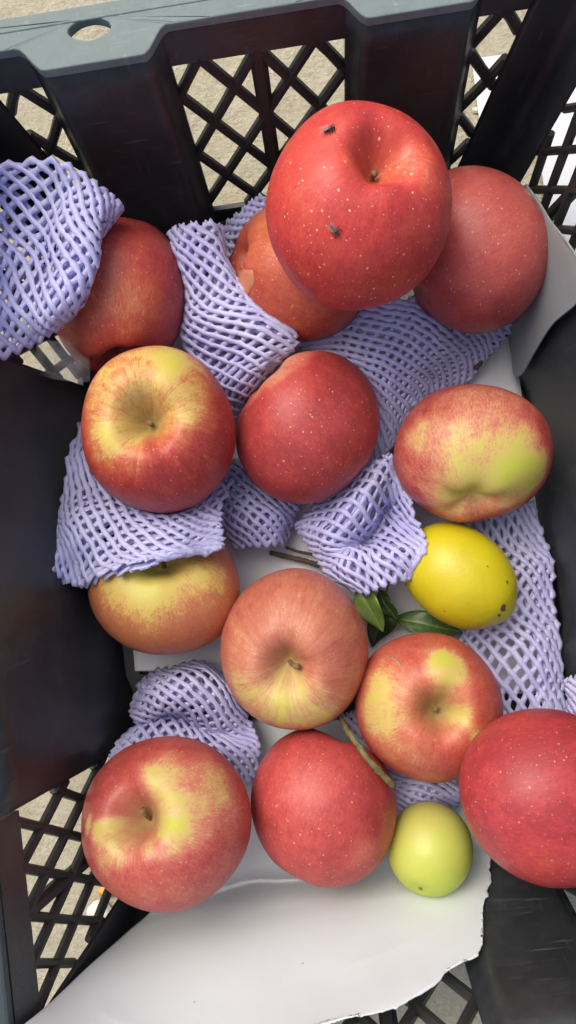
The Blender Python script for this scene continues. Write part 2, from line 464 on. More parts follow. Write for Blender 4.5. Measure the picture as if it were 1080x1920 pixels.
def crate_floor():
    bm = bmesh.new()
    def box(x0, x1, y0, y1, z0, z1):
        r = bmesh.ops.create_cube(bm, size=1.0)
        for v in r['verts']:
            v.co = Vector(((x0+x1)/2+v.co.x*(x1-x0), (y0+y1)/2+v.co.y*(y1-y0), (z0+z1)/2+v.co.z*(z1-z0)))
    x, y = HW+.001, HL+.001
    n = 13
    for i in range(n): c = -x+.006+(2*x-.012)*i/(n-1); box(c-.0035, c+.0035, -y, y, -.008, -.0012)
    n = 20
    for i in range(n): c = -y+.006+(2*y-.012)*i/(n-1); box(-x, x, c-.0035, c+.0035, -.0078, -.0016)
    for s in (-1, 1):
        box(s*x-.008, s*x+.004, -y, y, -.0120, -.0008); box(-x, x, s*y-.008, s*y+.004, -.0119, -.0006)
    me = bpy.data.meshes.new('floor_grid'); bm.to_mesh(me); bm.free()
    obj('floor_grid', me, M_CRATE, CRATE)
crate_floor()

# ------------------------------------------------------------------ card sheets
def sheet(name, rows, nu, nv, thick, mat, noise=.001, nf=14, seed=1, torn=None, flo=.0009, inside=None, creases=None):
    P = ctrl_points(rows, inside); R, C = P.shape[:2]
    Wt = cr_basis(np.linspace(0, 1, nv), R); Ws = cr_basis(np.linspace(0, 1, nu), C)
    Q = np.einsum('ir,rck,jc->ijk', Wt, P, Ws)
    flat = Q.reshape(-1, 3).copy()
    flat[:, 2] += noise*wob(flat, nf, seed)
    if creases:
        tt, ss = np.meshgrid(np.linspace(0, 1, nv), np.linspace(0, 1, nu), indexing='ij'); q = np.stack([ss.ravel(), tt.ravel()], 1)
        for (a0, a1, amp, wd) in creases:
            a0, a1 = np.array(a0), np.array(a1); d_ = a1-a0; L_ = np.linalg.norm(d_); d_ = d_/L_
            al = (q-a0) @ d_; pe = np.abs((q-a0) @ np.array([-d_[1], d_[0]]) + .012*np.sin(al*23+amp*900))
            flat[:, 2] += amp*np.exp(-pe/wd)*np.clip(al/.08, 0, 1)*np.clip((L_-al)/.08, 0, 1)
    if torn:
        r = np.random.default_rng(seed+5); G = flat.reshape(nv, nu, 3)
        for edge in torn:
            n = nu if edge in 'tb' else nv
            j = np.cumsum(r.normal(size=n))*.0006; j -= np.linspace(j[0], j[-1], n); j += r.normal(size=n)*.00015 + .0009*(np.sin(np.arange(n)*.17+seed) > .9)
            for k in range(n):
                if edge == 'b': idx, inn = (nv-1, k), (nv-4, k)
                elif edge == 't': idx, inn = (0, k), (3, k)
                elif edge == 'r': idx, inn = (k, nu-1), (k, nu-4)
                else: idx, inn = (k, 0), (k, 3)
                d = G[idx]-G[inn]; d /= max(np.linalg.norm(d), 1e-6); G[idx] += d*j[k]
    flat[:, 2] = np.maximum(flat[:, 2], flo)
    faces = [(i*nu+j, (i+1)*nu+j, (i+1)*nu+j+1, i*nu+j+1) for i in range(nv-1) for j in range(nu-1)]
    me = mesh_from(name, flat, faces); o = obj(name, me, mat)
    m = o.modifiers.new('thickness', 'SOLIDIFY'); m.thickness = thick; m.offset = -1 if me.polygons[0].normal.z > 0 else 1
    return o

liner = sheet('card_liner', [
    [(215, 560, .35), (420, 520, .35), (640, 480, .35), (800, 450, .35), (948, 420, .35)],
    [(225, 740, .35), (420, 720, .35), (640, 700, .35), (800, 690, .35), (972, 690, .35)],
    [(235, 960, .35), (420, 950, .35), (640, 940, .35), (800, 930, .35), (1004, 915, .35)],
    [(245, 1150, .4), (420, 1120, .35), (640, 1110, .35), (800, 1100, .35), (1030, 1090, .35)],
    [(253, 1258, 1.1), (420, 1262, .5), (640, 1290, .35), (800, 1300, .35), (1052, 1300, .35)]],
    60, 70, .0030, M_CARD, .0003, 12, 3, flo=.0034)
tag(liner, 'flat white corrugated card lining the crate floor beneath the apples', 'card')
flap = sheet('card_flap', [
    [(470, 1350, .75), (600, 1350, .75), (720, 1350, .75), (830, 1350, .75), (900, 1350, .75)],
    [(400, 1560, .60), (540, 1560, .60), (680, 1555, .60), (800, 1550, .60), (905, 1545, .60)],
    [(300, 1690, 2.0), (480, 1640, .9), (640, 1628, .8), (790, 1612, .8), (924, 1605, .9)],
    [(240, 1745, 3.6), (420, 1700, 2.0), (600, 1690, 1.6), (760, 1680, 1.4), (912, 1690, 1.6)],
    [(165, 1812, 6.6), (360, 1790, 5.4), (560, 1780, 5.0), (740, 1760, 4.6), (908, 1775, 4.8)],
    [(95, 1880, 10.2), (300, 1890, 10.4), (500, 1880, 10.2), (690, 1845, 9.4), (846, 1822, 8.8)],
    [(30, 1935, 12.4), (240, 1990, 13.8), (430, 1980, 13.6), (620, 1922, 12.2), (745, 1890, 11.0)]],
    100, 120, .0007, M_FLAP, .0022, 6, 12, torn='br', flo=.0042, inside=(.004, .0128), creases=[((.0, .36), (.62, .355), .0030, .012), ((.1, .40), (.55, .385), -.0022, .010), ((.55, .52), (.98, .44), .0016, .02), ((.25, .62), (.5, .48), -.0014, .02), ((.62, .78), (.9, .60), .0012, .015), ((.05, .80), (.35, .95), .002, .02)])
tag(flap, 'large torn white card sheet folded up against the crate end wall', 'card')
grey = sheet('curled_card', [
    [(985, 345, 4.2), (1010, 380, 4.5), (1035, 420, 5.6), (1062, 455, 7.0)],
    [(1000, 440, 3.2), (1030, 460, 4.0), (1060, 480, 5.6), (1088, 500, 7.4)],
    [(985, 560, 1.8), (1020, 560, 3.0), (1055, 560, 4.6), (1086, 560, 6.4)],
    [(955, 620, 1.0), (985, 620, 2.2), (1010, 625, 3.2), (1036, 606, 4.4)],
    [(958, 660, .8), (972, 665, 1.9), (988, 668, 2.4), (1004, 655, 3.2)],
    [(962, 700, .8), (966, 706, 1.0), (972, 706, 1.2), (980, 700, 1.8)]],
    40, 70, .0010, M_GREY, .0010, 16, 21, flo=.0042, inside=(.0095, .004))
tag(grey, 'curled grey white card leaning on the side wall behind shaded apples', 'card')

# ------------------------------------------------------------------ apples
def apple_unit(nl=176, nm=104, lop=.06, seed=0, stem_d=.36, cal_d=.20, sw=.25):
    """unit apple about the z axis: stem bowl on top, calyx bowl below; returns verts (n,3), unit dirs, faces"""
    r = np.random.default_rng(seed); ph = r.uniform(0, 6.28, 6)
    V, D = [], []
    for i in range(nm+1):
        s = i/nm; s = s + .06*math.sin(2*math.pi*s)*-.5
        phi = math.pi*s
        for j in range(nl):
            lam = 2*math.pi*j/nl
            rho = math.sin(phi)**.88 if 0 < i < nm else 0.0
            cz = math.cos(phi)
            if cz >= 0: z = .90*abs(cz)**.92
            else: z = -.86*abs(cz)**.95; rho *= 1-.085*abs(cz)**1.4
            # bowls
            q = rho/sw
            z -= stem_d*math.exp(-q*q*.9)*(1 if cz > 0 else 0) if cz > 0 else 0
            if cz < 0:
                q2 = rho/.22; z += cal_d*math.exp(-q2*q2*.8)
                lob = (.020 if cal_d > .1 else .004)*math.cos(5*lam+ph[0])*abs(cz)**2*min(1, rho*4)
                z += lob
            else:
                z += .022*math.cos(2*lam+ph[1])*min(1, rho*2)*cz + .015*math.cos(5*lam+ph[4])*min(1, rho*3)*cz
            z += lop*rho*math.cos(lam+ph[2])*(.4+.6*abs(cz))
            rr = rho*(1+.014*math.cos(2*lam+ph[3])+.010*math.cos(3*lam+ph[4])+.007*math.cos(5*lam+ph[5]))
            V.append((rr*math.cos(lam), rr*math.sin(lam), z))
            D.append((math.sin(phi)*math.cos(lam), math.sin(phi)*math.sin(lam), cz))
    f = []
    for i in range(nm):
        for j in range(nl):
            f.append((i*nl+j, (i+1)*nl+j, (i+1)*nl+(j+1) % nl, i*nl+(j+1) % nl))
    return np.array(V), np.array(D), f

APPLES = {}
FRUIT_BVH = []
def rot_to(pole, spin):
    z = np.array(pole, float); z /= np.linalg.norm(z)
    x = np.cross([0.13, .99, .2], z); x /= np.linalg.norm(x); y = np.cross(z, x)
    c, s = math.cos(spin), math.sin(spin)
    return np.array([x*c+y*s, -x*s+y*c, z]).T      # columns = local axes in world

def apple(key, px, py, rx, ry, z, pole, label, pal, patches, base=.05, spin=0.0, stem=True, flip=False,
          dots=1.0, streak=.5, seed=1, lop=.06, russ=.6, rz=.93, sw=.25, sdep=.36, cald=.20, haze=0, cal=True, stem_len=.30, stem_lean=(0, 0), nred=()):
    ctr = at(px, py, z); dist = float(np.linalg.norm(ctr-np.array([0, 0, H])))
    dz = H-z
    ax, ay = rx/F_PX*dz, ry/F_PX*dz; az = .5*(ax+ay)*rz
    V, D, f = apple_unit(seed=seed, lop=lop, stem_d=sdep, sw=sw, cal_d=cald)
    pole = np.array(pole, float); pole /= np.linalg.norm(pole)
    Rm = rot_to(pole if not flip else -pole, spin)
    Wv = V @ Rm.T
    mx = [.5*(Wv[:, i].max()-Wv[:, i].min()) for i in range(3)]; mc = [.5*(Wv[:, i].max()+Wv[:, i].min()) for i in range(3)]
    Wv = (Wv-np.array(mc))/np.array(mx)
    vn = Wv/np.maximum(np.linalg.norm(Wv, axis=1, keepdims=True), 1e-6)
    Wd = Wv*np.array([ax, ay, az]); Wd += (wob(Wd*1.0, 9, seed+40, 2)*.0009)[:, None]*vn
    for it in range(3):          # true size and place: silhouette as wide and high as the apple appears from the camera
        C_ = (Wd+ctr-np.array([0, 0, H])) @ CM
        X_, Y_ = 540+F_PX*C_[:, 0]/-C_[:, 2], 960-F_PX*C_[:, 1]/-C_[:, 2]
        kx, ky = 2*rx/(X_.max()-X_.min()), 2*ry/(Y_.max()-Y_.min())
        Wd = Wd*np.array([kx, ky, math.sqrt(kx*ky)]); dx, dy = px-.5*(X_.max()+X_.min()), py-.5*(Y_.max()+Y_.min())
        ctr = ctr+np.array([dx, -dy, 0])/F_PX*dz
    bot = Wd[:, 2].min()
    # thing at its base
    e = bpy.data.objects.new('apple', None); COL.objects.link(e); e.location = (ctr[0], ctr[1], ctr[2]+bot)
    tag(e, label, 'apple', 'red and yellow apples in the crate')
    Wd[:, 2] -= bot
    me = mesh_from('flesh', Wd, f)
    # pigments: yellow ground colour where patches shine through the blush
    g = np.full(len(V), base)
    view = -np.array(ctr-np.array([0, 0, H])); view /= np.linalg.norm(view)
    vw = vn + .10*np.stack([wob(vn, .75, seed*3+i, 3) for i in range(3)], 1) + .05*np.stack([wob(vn, 2.6, seed*5+i, 2) for i in range(3)], 1)
    vw /= np.linalg.norm(vw, axis=1, keepdims=True)
    def dirpx(qx, qy):
        x, y = (qx-px)/rx, -(qy-py)/ry; r2 = min(x*x+y*y, .98)
        d = np.array([x, y, math.sqrt(1-r2)])
        return d/np.linalg.norm(d)
    for (qx, qy, rad, st, *shp) in patches:
        d = dirpx(qx, qy); ang = np.arccos(np.clip(vw @ d, -1, 1)); k = rad/(.5*(rx+ry))
        k = k*(1+(.28 if not shp else .04)*wob(vn, 1.1, int(qx+qy), 3))
        x = np.clip((1.6*k-ang)/(1.55*k), 0, 1) if not shp else np.clip((k*(1+.8*shp[0])-ang)/(1.6*shp[0]*k), 0, 1); g = np.maximum(g, g+(st-g)*(x*x*(3-2*x))) if st > 0 else g*(1-(-st)*(x*x*(3-2*x)))
    rho = np.hypot(V[:, 0], V[:, 1])
    bowl = np.where(D[:, 2] > 0, np.exp(-(rho/.20)**2), .7*np.exp(-(rho/.10)**2))
    lam = np.arctan2(D[:, 1], D[:, 0])
    sp = np.stack([np.cos(lam)*4.2, np.sin(lam)*4.2, D[:, 2]*1.1], 1)
    for nm_, typ, arr in (('ground_colour', 'FLOAT', g), ('russet', 'FLOAT', bowl*russ)):
        a_ = me.attributes.new(nm_, typ, 'POINT'); a_.data.foreach_set('value', arr.astype(np.float32))
    for nm_, arr in (('streak_pos', sp), ('unit_pos', D+.37*seed)):
        a_ = me.attributes.new(nm_, 'FLOAT_VECTOR', 'POINT'); a_.data.foreach_set('vector', arr.astype(np.float32).ravel())
    m = mat_apple('apple_skin_'+key, *pal, dots=dots, streak=streak, haze=haze)
    obj('flesh', me, m, e)
    FRUIT_BVH.append((BVHTree.FromPolygons([tuple(p+np.array(e.location)) for p in Wd[::1]], f), np.array(ctr), max(ax, ay, az)))
    # stalk in the stem bowl
    i0 = 0; base_p = Vector(Wd[:176].mean(0)); axis = Vector(Rm[:, 2])
    side = Vector(Rm[:, 0])*stem_lean[0] + Vector(Rm[:, 1])*stem_lean[1]
    if stem:
        L = ax*stem_len; pts = [base_p - axis*.002 + (axis*t*L + side*t*t*L) for t in np.linspace(0, 1, 9)]
        rad = [.0017, .0012, .0011, .0011, .0011, .0012, .0013, .0017, .0016]
        obj('stalk', tube_mesh('stalk', pts, rad, 8), M_STEM, e)
    if not cal:
        APPLES[key] = (e, Wd+np.array(e.location), vn, dirpx); return e
    # withered calyx at the other end
    cb = Vector(Wd[-176:].mean(0)); v_, f_ = [], []
    for k in range(5):
        a = 2*math.pi*k/5; d = Vector(Rm[:, 0])*math.cos(a)+Vector(Rm[:, 1])*math.sin(a); t = axis.cross(d)
        i = len(v_); v_ += [cb+t*.0012, cb-t*.0012, cb+d*.0022-axis*.0030-t*.0006, cb+d*.0012-axis*.0052, cb+d*.0022-axis*.0030+t*.0006]
        f_ += [(i, i+1, i+2, i+4), (i+4, i+2, i+3)]
    obj('calyx', mesh_from('calyx', v_, f_), M_STEM, e)
    APPLES[key] = (e, Wd+np.array(e.location), vn, dirpx)
    return e

RED = (.50, .030, .026); CRIM = (.44, .028, .030); MID = (.62, .155, .065); PEACH = (.66, .27, .13); YEL = (.60, .42, .10); GRN = (.54, .53, .07)
ORG = (.66, .17, .05)
apple('top', 673, 385, 175, 197, .124, (.26, .24, .93), 'large glossy red apple with two tiny flies sitting on its skin', ((.60, .026, .024), (.68, .10, .055), (.70, .32, .18), (.66, .45, .2)),
      [(575, 400, 120, .30), (770, 345, 55, .62), (700, 500, 130, .20)], base=.10, seed=3, russ=.35, haze=.01, dots=1.3, streak=.35, stem_len=.16, sw=.24, sdep=.42)
apple('shade', 892, 468, 140, 158, .060, (-.85, -.45, -.1), 'dull red apple tucked under the large glossy apple beside the curled card', (CRIM, (.52, .10, .07), PEACH, YEL),
      [(930, 500, 90, .35), (880, 400, 80, .28)], base=.10, seed=5, dots=.8, streak=.25, haze=.05, sdep=.05, cald=.03, stem=False, cal=False)
apple('orange', 560, 505, 135, 135, .053, (-.90, .16, .40), 'orange red apple with a strip of peeled skin under the glossy apple', ((.50, .048, .030), (.56, .125, .055), (.60, .25, .09), YEL),
      [(520, 470, 90, .55), (600, 590, 90, .30)], base=.22, seed=7, dots=.9, streak=.5, russ=.2, sw=.20, stem=False)
apple('left', 222, 556, 128, 150, .058, (.14, -.97, .20), 'dark red apple half covered by the foam net with stalk bowl turned down', ((.42, .026, .030), (.50, .10, .05), (.56, .24, .10), YEL),
      [(260, 610, 110, .55), (150, 640, 80, .45), (270, 480, 70, .25)], base=.06, seed=9, dots=.6, streak=.3, russ=.8, sdep=.50, stem=False, cal=False)
apple('star', 297, 805, 145, 157, .078, (.02, .02, 1), 'upright apple with broad yellow ring around the stalk and red skirt', (RED, (.58, .18, .07), (.66, .47, .13), (.60, .56, .065)),
      [(328, 700, 60, 1.0, 1.5), (222, 725, 54, .70, 1.5), (240, 825, 48, .88, 1.5), (372, 775, 46, .74, 1.5), (300, 800, 62, .70)], base=.07, sdep=.46, sw=.27, russ=.85, seed=11, dots=.6, streak=.55, stem_len=.20)
apple('plain', 577, 801, 135, 144, .053, (-.66, .68, .22), 'plain crimson apple pressed against the yellow ringed apple with pale edge', ((.47, .032, .032), (.53, .11, .075), (.54, .25, .14), (.60, .34, .16)),
      [(507, 686, 96, .62, .16), (550, 745, 42, .30)], base=.07, seed=13, dots=.8, streak=.25, stem=False, cald=.04, cal=False)
apple('green', 888, 850, 150, 130, .053, (-.12, -.80, .58), 'lopsided pink apple with a large lime yellow patch beside the side wall', (CRIM, (.58, .23, .13), (.58, .47, .12), (.48, .54, .06)),
      [(940, 890, 70, .95), (870, 860, 80, .74), (890, 790, 70, .46), (780, 830, 40, .55), (860, 945, 60, .85), (960, 920, 60, .85)], base=.22, seed=15, dots=.45, streak=.25, flip=True, russ=.15, lop=.10, cal=False)
apple('yellow', 307, 1100, 143, 128, .048, (.10, .55, .82), 'golden yellow apple with brick red base half hidden under the foam net', ((.52, .09, .045), (.52, .19, .075), (.60, .44, .11), (.56, .50, .09)),
      [(300, 1065, 105, 1.0), (230, 1080, 62, .72), (390, 1070, 62, .72)], base=.30, seed=17, dots=.5, streak=.5)
apple('striped', 552, 1217, 139, 152, .053, (-.08, -.20, .97), 'pinkish streaked apple with crooked stalk and pale yellow lower shoulder', ((.48, .085, .055), (.53, .20, .11), (.60, .39, .16), (.60, .56, .10)),
      [(535, 1318, 55, 1.0, 1.5), (470, 1300, 40, .8, 1.6), (600, 1325, 38, .85, 1.5), (540, 1270, 40, .75), (470, 1230, 50, .50), (560, 1150, 70, .40)], base=.22, seed=19, dots=.35, streak=.85, stem_len=.30, stem_lean=(.5, .1))
apple('ringed', 805, 1327, 139, 141, .051, (.07, .10, .99), 'squat apple with yellow bands around a green stalk bowl beside the leaves', ((.50, .050, .035), (.54, .19, .09), (.58, .42, .13), (.51, .51, .055)),
      [(716, 1290, 40, .85, 1.4), (714, 1345, 38, .76, 1.5), (820, 1230, 30, 1.0, 1.1), (828, 1265, 28, .85, 1.2), (815, 1310, 52, .64), (858, 1325, 20, .78, 1.2), (870, 1372, 16, .85, .9), (750, 1390, 45, .44)], base=.18, seed=21, dots=.4, streak=.35, russ=1.0, sdep=.42, stem_len=.16)
apple('corner', 312, 1546, 160, 166, .079, (-.27, .30, .91), 'big red apple with yellow star shaped patch at the lattice corner', ((.47, .045, .040), (.53, .18, .11), (.55, .40, .13), (.50, .49, .05)),
      [(358, 1500, 46, 1.0, 1.5), (318, 1420, 36, .82, 1.0), (342, 1455, 38, .75, 1.6), (242, 1558, 34, .80, 1.3), (214, 1524, 22, .82, 1.0), (180, 1528, 18, .8, 1.0), (412, 1455, 50, .66, 1.6), (268, 1498, 46, .62, 1.5), (312, 1552, 18, .6, 1.3), (300, 1630, 80, .30)], base=.14, sdep=.46, sw=.24, russ=.85, seed=23, dots=.5, streak=.3, stem_len=.22, stem_lean=(-.2, .4))
apple('bottom', 607, 1515, 137, 150, .053, (.35, .88, -.30), 'smooth pinkish red apple resting on the fold of the torn card', ((.50, .040, .038), (.58, .12, .085), PEACH, YEL),
      [(560, 1450, 70, .28), (670, 1570, 30, .45)], base=.08, seed=25, dots=.75, streak=.2, stem=False, cald=.02, cal=False)
apple('edge', 1030, 1497, 170, 169, .096, (.80, .12, .25), 'bright crimson speckled apple wedged high against the side wall', ((.49, .028, .034), (.58, .09, .06), PEACH, YEL),
      [(990, 1600, 70, .28)], base=.06, seed=27, dots=.6, streak=.25, stem=False, cald=.03, cal=False)

# ------------------------------------------------------------------ lemon and small green fruit
def fruit_rev(name, profile, axis, ctr, squash, mat, bumpy, seed):
    z = np.array(axis, float); z /= np.linalg.norm(z); x = np.cross([.1, .2, 1.0], z); x /= np.linalg.norm(x); y = np.cross(z, x)
    nl, n = 96, 80; ts = np.linspace(0, 1, n); V = []
    for t in ts:
        rr, zz = profile(t)
        for j in range(nl):
            a = 2*math.pi*j/nl; V.append(x*rr*math.cos(a)+y*rr*math.sin(a)*squash+z*zz)
    V = np.array(V); nn = V/np.maximum(np.linalg.norm(V, axis=1, keepdims=True), 1e-6)
    V += nn*(wob(V, 25, seed, 2)*bumpy)[:, None]
    f = [(i*nl+j, i*nl+(j+1) % nl, (i+1)*nl+(j+1) % nl, (i+1)*nl+j) for i in range(n-1) for j in range(nl)]
    bot = V[:, 2].min(); V[:, 2] -= bot
    me = mesh_from(name, V, f)
    bm = bmesh.new(); bm.from_mesh(me); bmesh.ops.remove_doubles(bm, verts=bm.verts, dist=1e-6); bmesh.ops.recalc_face_normals(bm, faces=bm.faces); bm.to_mesh(me); bm.free()
    e = bpy.data.objects.new(name, None); COL.objects.link(e); loc = np.array(ctr)+np.array([0, 0, bot]); e.location = loc
    obj('skin', me, mat, e)
    FRUIT_BVH.append((BVHTree.FromPolygons([tuple(p+loc) for p in V], f), np.array(ctr), .036))
    return e, x, y, z, -bot

def mat_lemon():
    b = NB('lemon_rind'); v = b.tc(); n1 = b.noise(v, 22, 4, .6); n2 = b.noise(v, 240, 4, .6); vo = b.vor(v, 520)
    c = b.ramp(n1, [(.30, (.46, .40, .012)), (.5, (.58, .50, .012)), (.70, (.60, .50, .016))]).outputs[0]
    sp = b.vor(v, 105); k = b.math('MULTIPLY', b.math('SUBTRACT', .085, sp.outputs['Distance']), 30, clamp=True)
    keep = b.ramp(sp.outputs['Color'], [(.88, (0,)*3), (.9, (1,)*3)]).outputs[0]
    c = b.mix(b.math('MULTIPLY', k, keep), c, (.12, .07, .02))
    b.l(c, b.b.inputs['Base Color']); b.b.inputs['Roughness'].default_value = .38
    b.b.inputs['Subsurface Weight'].default_value = .1; b.b.inputs['Subsurface Scale'].default_value = .003
    b.l(b.bump(b.math('ADD', b.math('MULTIPLY', vo.outputs['Distance'], .7), b.math('MULTIPLY', n2, .5)), .12, .0010), b.b.inputs['Normal'])
    return b.m
def lemon_prof(t):
    ph = math.pi*t; z = -math.cos(ph)*.0335; r = .0272*math.sin(ph)**.90
    if t > .80: k = (t-.80)/.20; z += .0028*sstep(k); r = max(r*(1-.10*k), 0)
    if t < .08: z += .0022*(1-t/.08)
    return r, z
lem, lx, ly, lz, lb = fruit_rev('lemon', lemon_prof, (.78, -.60, .05), at(860, 1079, .0385), 1.0, mat_lemon(), .0004, 4)
tag(lem, 'bright yellow lemon with dark blemishes at its tip beside lavender net', 'lemon')
tip = Vector(lz)*.0345+Vector((0, 0, lb))
def blemish(p, n, r, name='blemish'):
    n = Vector(n).normalized(); a = n.orthogonal().normalized(); b_ = n.cross(a); v = [p+n*.0009]
    for k in range(9):
        t = 2*math.pi*k/9; q = r*random.uniform(.6, 1.2); v.append(p + a*math.cos(t)*q*.6 + b_*math.sin(t)*q + n*.00005)
    return obj(name, mesh_from(name, v, [(0, 1+k, 1+(k+1) % 9) for k in range(9)]), M_DTWIG, lem)
for (qx, qy, r) in ((951, 1092, .0013), (944, 1140, .0030), (936, 1154, .0018), (914, 1062, .0007)):
    dr = (Vector(at(qx, qy, 0))-Vector((0, 0, H))).normalized(); hit = FRUIT_BVH[-1][0].ray_cast(Vector((0, 0, H)), dr)
    if hit[0] is None: continue
    blemish(hit[0]-Vector(lem.location), hit[1] if hit[1].dot(dr) < 0 else -hit[1], r)

def mat_green():
    b = NB('green_fruit_skin'); v = b.tc(); n1 = b.noise(v, 45, 4, .6); n2 = b.noise(v, 260, 4, .6)
    gr = b.n('SeparateXYZ'); b.l(v, gr.inputs[0])
    t = b.math('ADD', b.math('MULTIPLY', gr.outputs['Y'], 11.0), b.math('ADD', .22, b.math('MULTIPLY', n1, .5)), clamp=True)
    c = b.ramp(t, [(.2, (.38, .48, .04)), (.55, (.50, .53, .10)), (.9, (.54, .47, .16))]).outputs[0]
    sp = b.vor(v, 60); k = b.math('MULTIPLY', b.math('SUBTRACT', .16, sp.outputs['Distance']), 8, clamp=True)
    keep = b.ramp(sp.outputs['Color'], [(.78, (0,)*3), (.82, (.6,)*3)]).outputs[0]
    c = b.mix(b.math('MULTIPLY', k, keep), c, (.33, .22, .05))
    b.l(c, b.b.inputs['Base Color']); b.b.inputs['Roughness'].default_value = .42
    b.b.inputs['Subsurface Weight'].default_value = .15; b.b.inputs['Subsurface Scale'].default_value = .004
    b.l(b.bump(n2, .1, .001), b.b.inputs['Normal'])
    return b.m
def green_prof(t):
    ph = math.pi*t; z = -.0240*math.cos(ph); return .0232*math.sin(ph)**.92, z-(.0016*math.exp(-((1-t)/.07)**2) if t > .6 else 0)+(.0014*math.exp(-(t/.08)**2))
gf, gx, gy, gz_, gb = fruit_rev('green_fruit', green_prof, (-.30, -.72, .62), at(806, 1590, .046), 1.0, mat_green(), .0004, 6)
tag(gf, 'small pale green oval fruit lying on the torn white card', 'fruit')
pt = Vector(gz_)*.0224+Vector((0, 0, gb))
obj('calyx', tube_mesh('calyx', [pt-Vector(gz_)*.0012, pt+Vector(gz_)*.0006], [.0016, .0010], 7), M_STEM, gf)

# ------------------------------------------------------------------ foam nets
def net(rows, N_, turns_, label, cell=.0066, asp=1.0, thick=.5, rad=.00126, crump=.003, cf=9, seed=1, layers=(1, 1), mat=M_NET, ppt=46, push=.0, flo=.0050, fruit=True):
    """knitted-looking tube of extruded foam strands: two sets of helices over a flattened, crumpled sleeve"""
    P = ctrl_points(rows, (.003, .003)); R, C = P.shape[:2]
    wid = np.linalg.norm(np.diff(P, axis=1), axis=2).sum(1).mean(); lng = np.linalg.norm(np.diff(P, axis=0), axis=2).sum(0).mean()
    N = max(8, int(round(2*wid/cell))); turns = asp*lng/(2*wid); ppt = max(18, int(lng*1.3/.0021))
    ts = np.linspace(0, 1, ppt)
    W1 = cr_basis(ts, R)
    e1 = []; r = np.random.default_rng(seed)
    verts, faces = [], []
    for sgn in (1, -1):
        for k in range(N):
            th = 2*math.pi*((k + (.0 if sgn > 0 else .0))/N + sgn*turns*ts)
            tri = np.abs(((th/(2*math.pi)) % 1)*2-1); s = np.clip(.8*(1-tri)+.2*(.5-.5*np.cos(th)), 0, 1)
            Ws = cr_basis(s, C)
            Q = np.einsum('ir,rck,ic->ik', W1, P, Ws)
            # surface normal by finite differences
            dt = .02
            Qa = np.einsum('ir,rck,ic->ik', cr_basis(np.clip(ts+dt, 0, 1), R)-cr_basis(np.clip(ts-dt, 0, 1), R), P, Ws)
            Qb = np.einsum('ir,rck,ic->ik', W1, P, cr_basis(np.clip(s+dt, 0, 1), C)-cr_basis(np.clip(s-dt, 0, 1), C))
            nn = np.cross(Qa, Qb); nn /= np.maximum(np.linalg.norm(nn, axis=1, keepdims=True), 1e-9)
            nn *= np.sign(nn[:, 2:3]+1e-9)
            lay = np.sign(np.sin(th))*(1-np.abs(2*s-1)**3)*thick*.42/100
            ck = crump*wob(Q, cf, seed) + .35*crump*wob(Q, cf*2.7, seed+3)
            Q = Q + nn*(lay + ck + sgn*rad*.22)[:, None]
            jit = np.stack([wob(Q, 28, seed+10+i, 1) for i in range(3)], 1)*.0013 + np.stack([wob(Q, 85, seed+20+i, 2) for i in range(3)], 1)*.0006
            Q = Q + jit
            if fruit:
                for (bv, c, rr) in FRUIT_BVH:
                    if np.min(np.linalg.norm(Q-c, axis=1)) > rr+.012: continue
                    for i in range(len(Q)):
                        if np.linalg.norm(Q[i]-c) > rr+.008: continue
                        co, no, idx, dd = bv.find_nearest(Vector(Q[i]))
                        if co is None: continue
                        sd_ = (Vector(Q[i])-co).dot(no)
                        if sd_ < rad*1.05:
                            Q[i] = np.array(co)+np.array(no)*rad*1.05
            Q[:, 2] = np.maximum(Q[:, 2], flo+rad*.6)
            # sweep
            T = np.gradient(Q, axis=0); T /= np.maximum(np.linalg.norm(T, axis=1, keepdims=True), 1e-9)
            U = nn - T*np.sum(nn*T, 1, keepdims=True); U /= np.maximum(np.linalg.norm(U, axis=1, keepdims=True), 1e-9)
            B = np.cross(T, U); sides = 6; b0 = len(verts)
            rv = rad*(1+.24*np.cos(2*math.pi*2*turns*N*ts)+.09*np.sin(np.arange(ppt)*2.1+k)+.09*r.normal(size=ppt))
            rv[0] *= 1.25; rv[-1] *= 1.25
            for i in range(ppt):
                for q in range(sides):
                    a = 2*math.pi*q/sides
                    verts.append(Q[i]+(U[i]*math.cos(a)*.58+B[i]*math.sin(a)*1.30)*rv[i])
            for i in range(ppt-1):
                for q in range(sides):
                    faces.append((b0+i*sides+q, b0+i*sides+(q+1) % sides, b0+(i+1)*sides+(q+1) % sides, b0+(i+1)*sides+q))
            faces.append(tuple(b0+q for q in range(sides))[::-1]); faces.append(tuple(b0+(ppt-1)*sides+q for q in range(sides)))
    me = mesh_from('foam_net', verts, faces)
    o = obj('foam_net', me, mat); tag(o, label, 'foam net', 'lavender foam fruit nets')
    return o

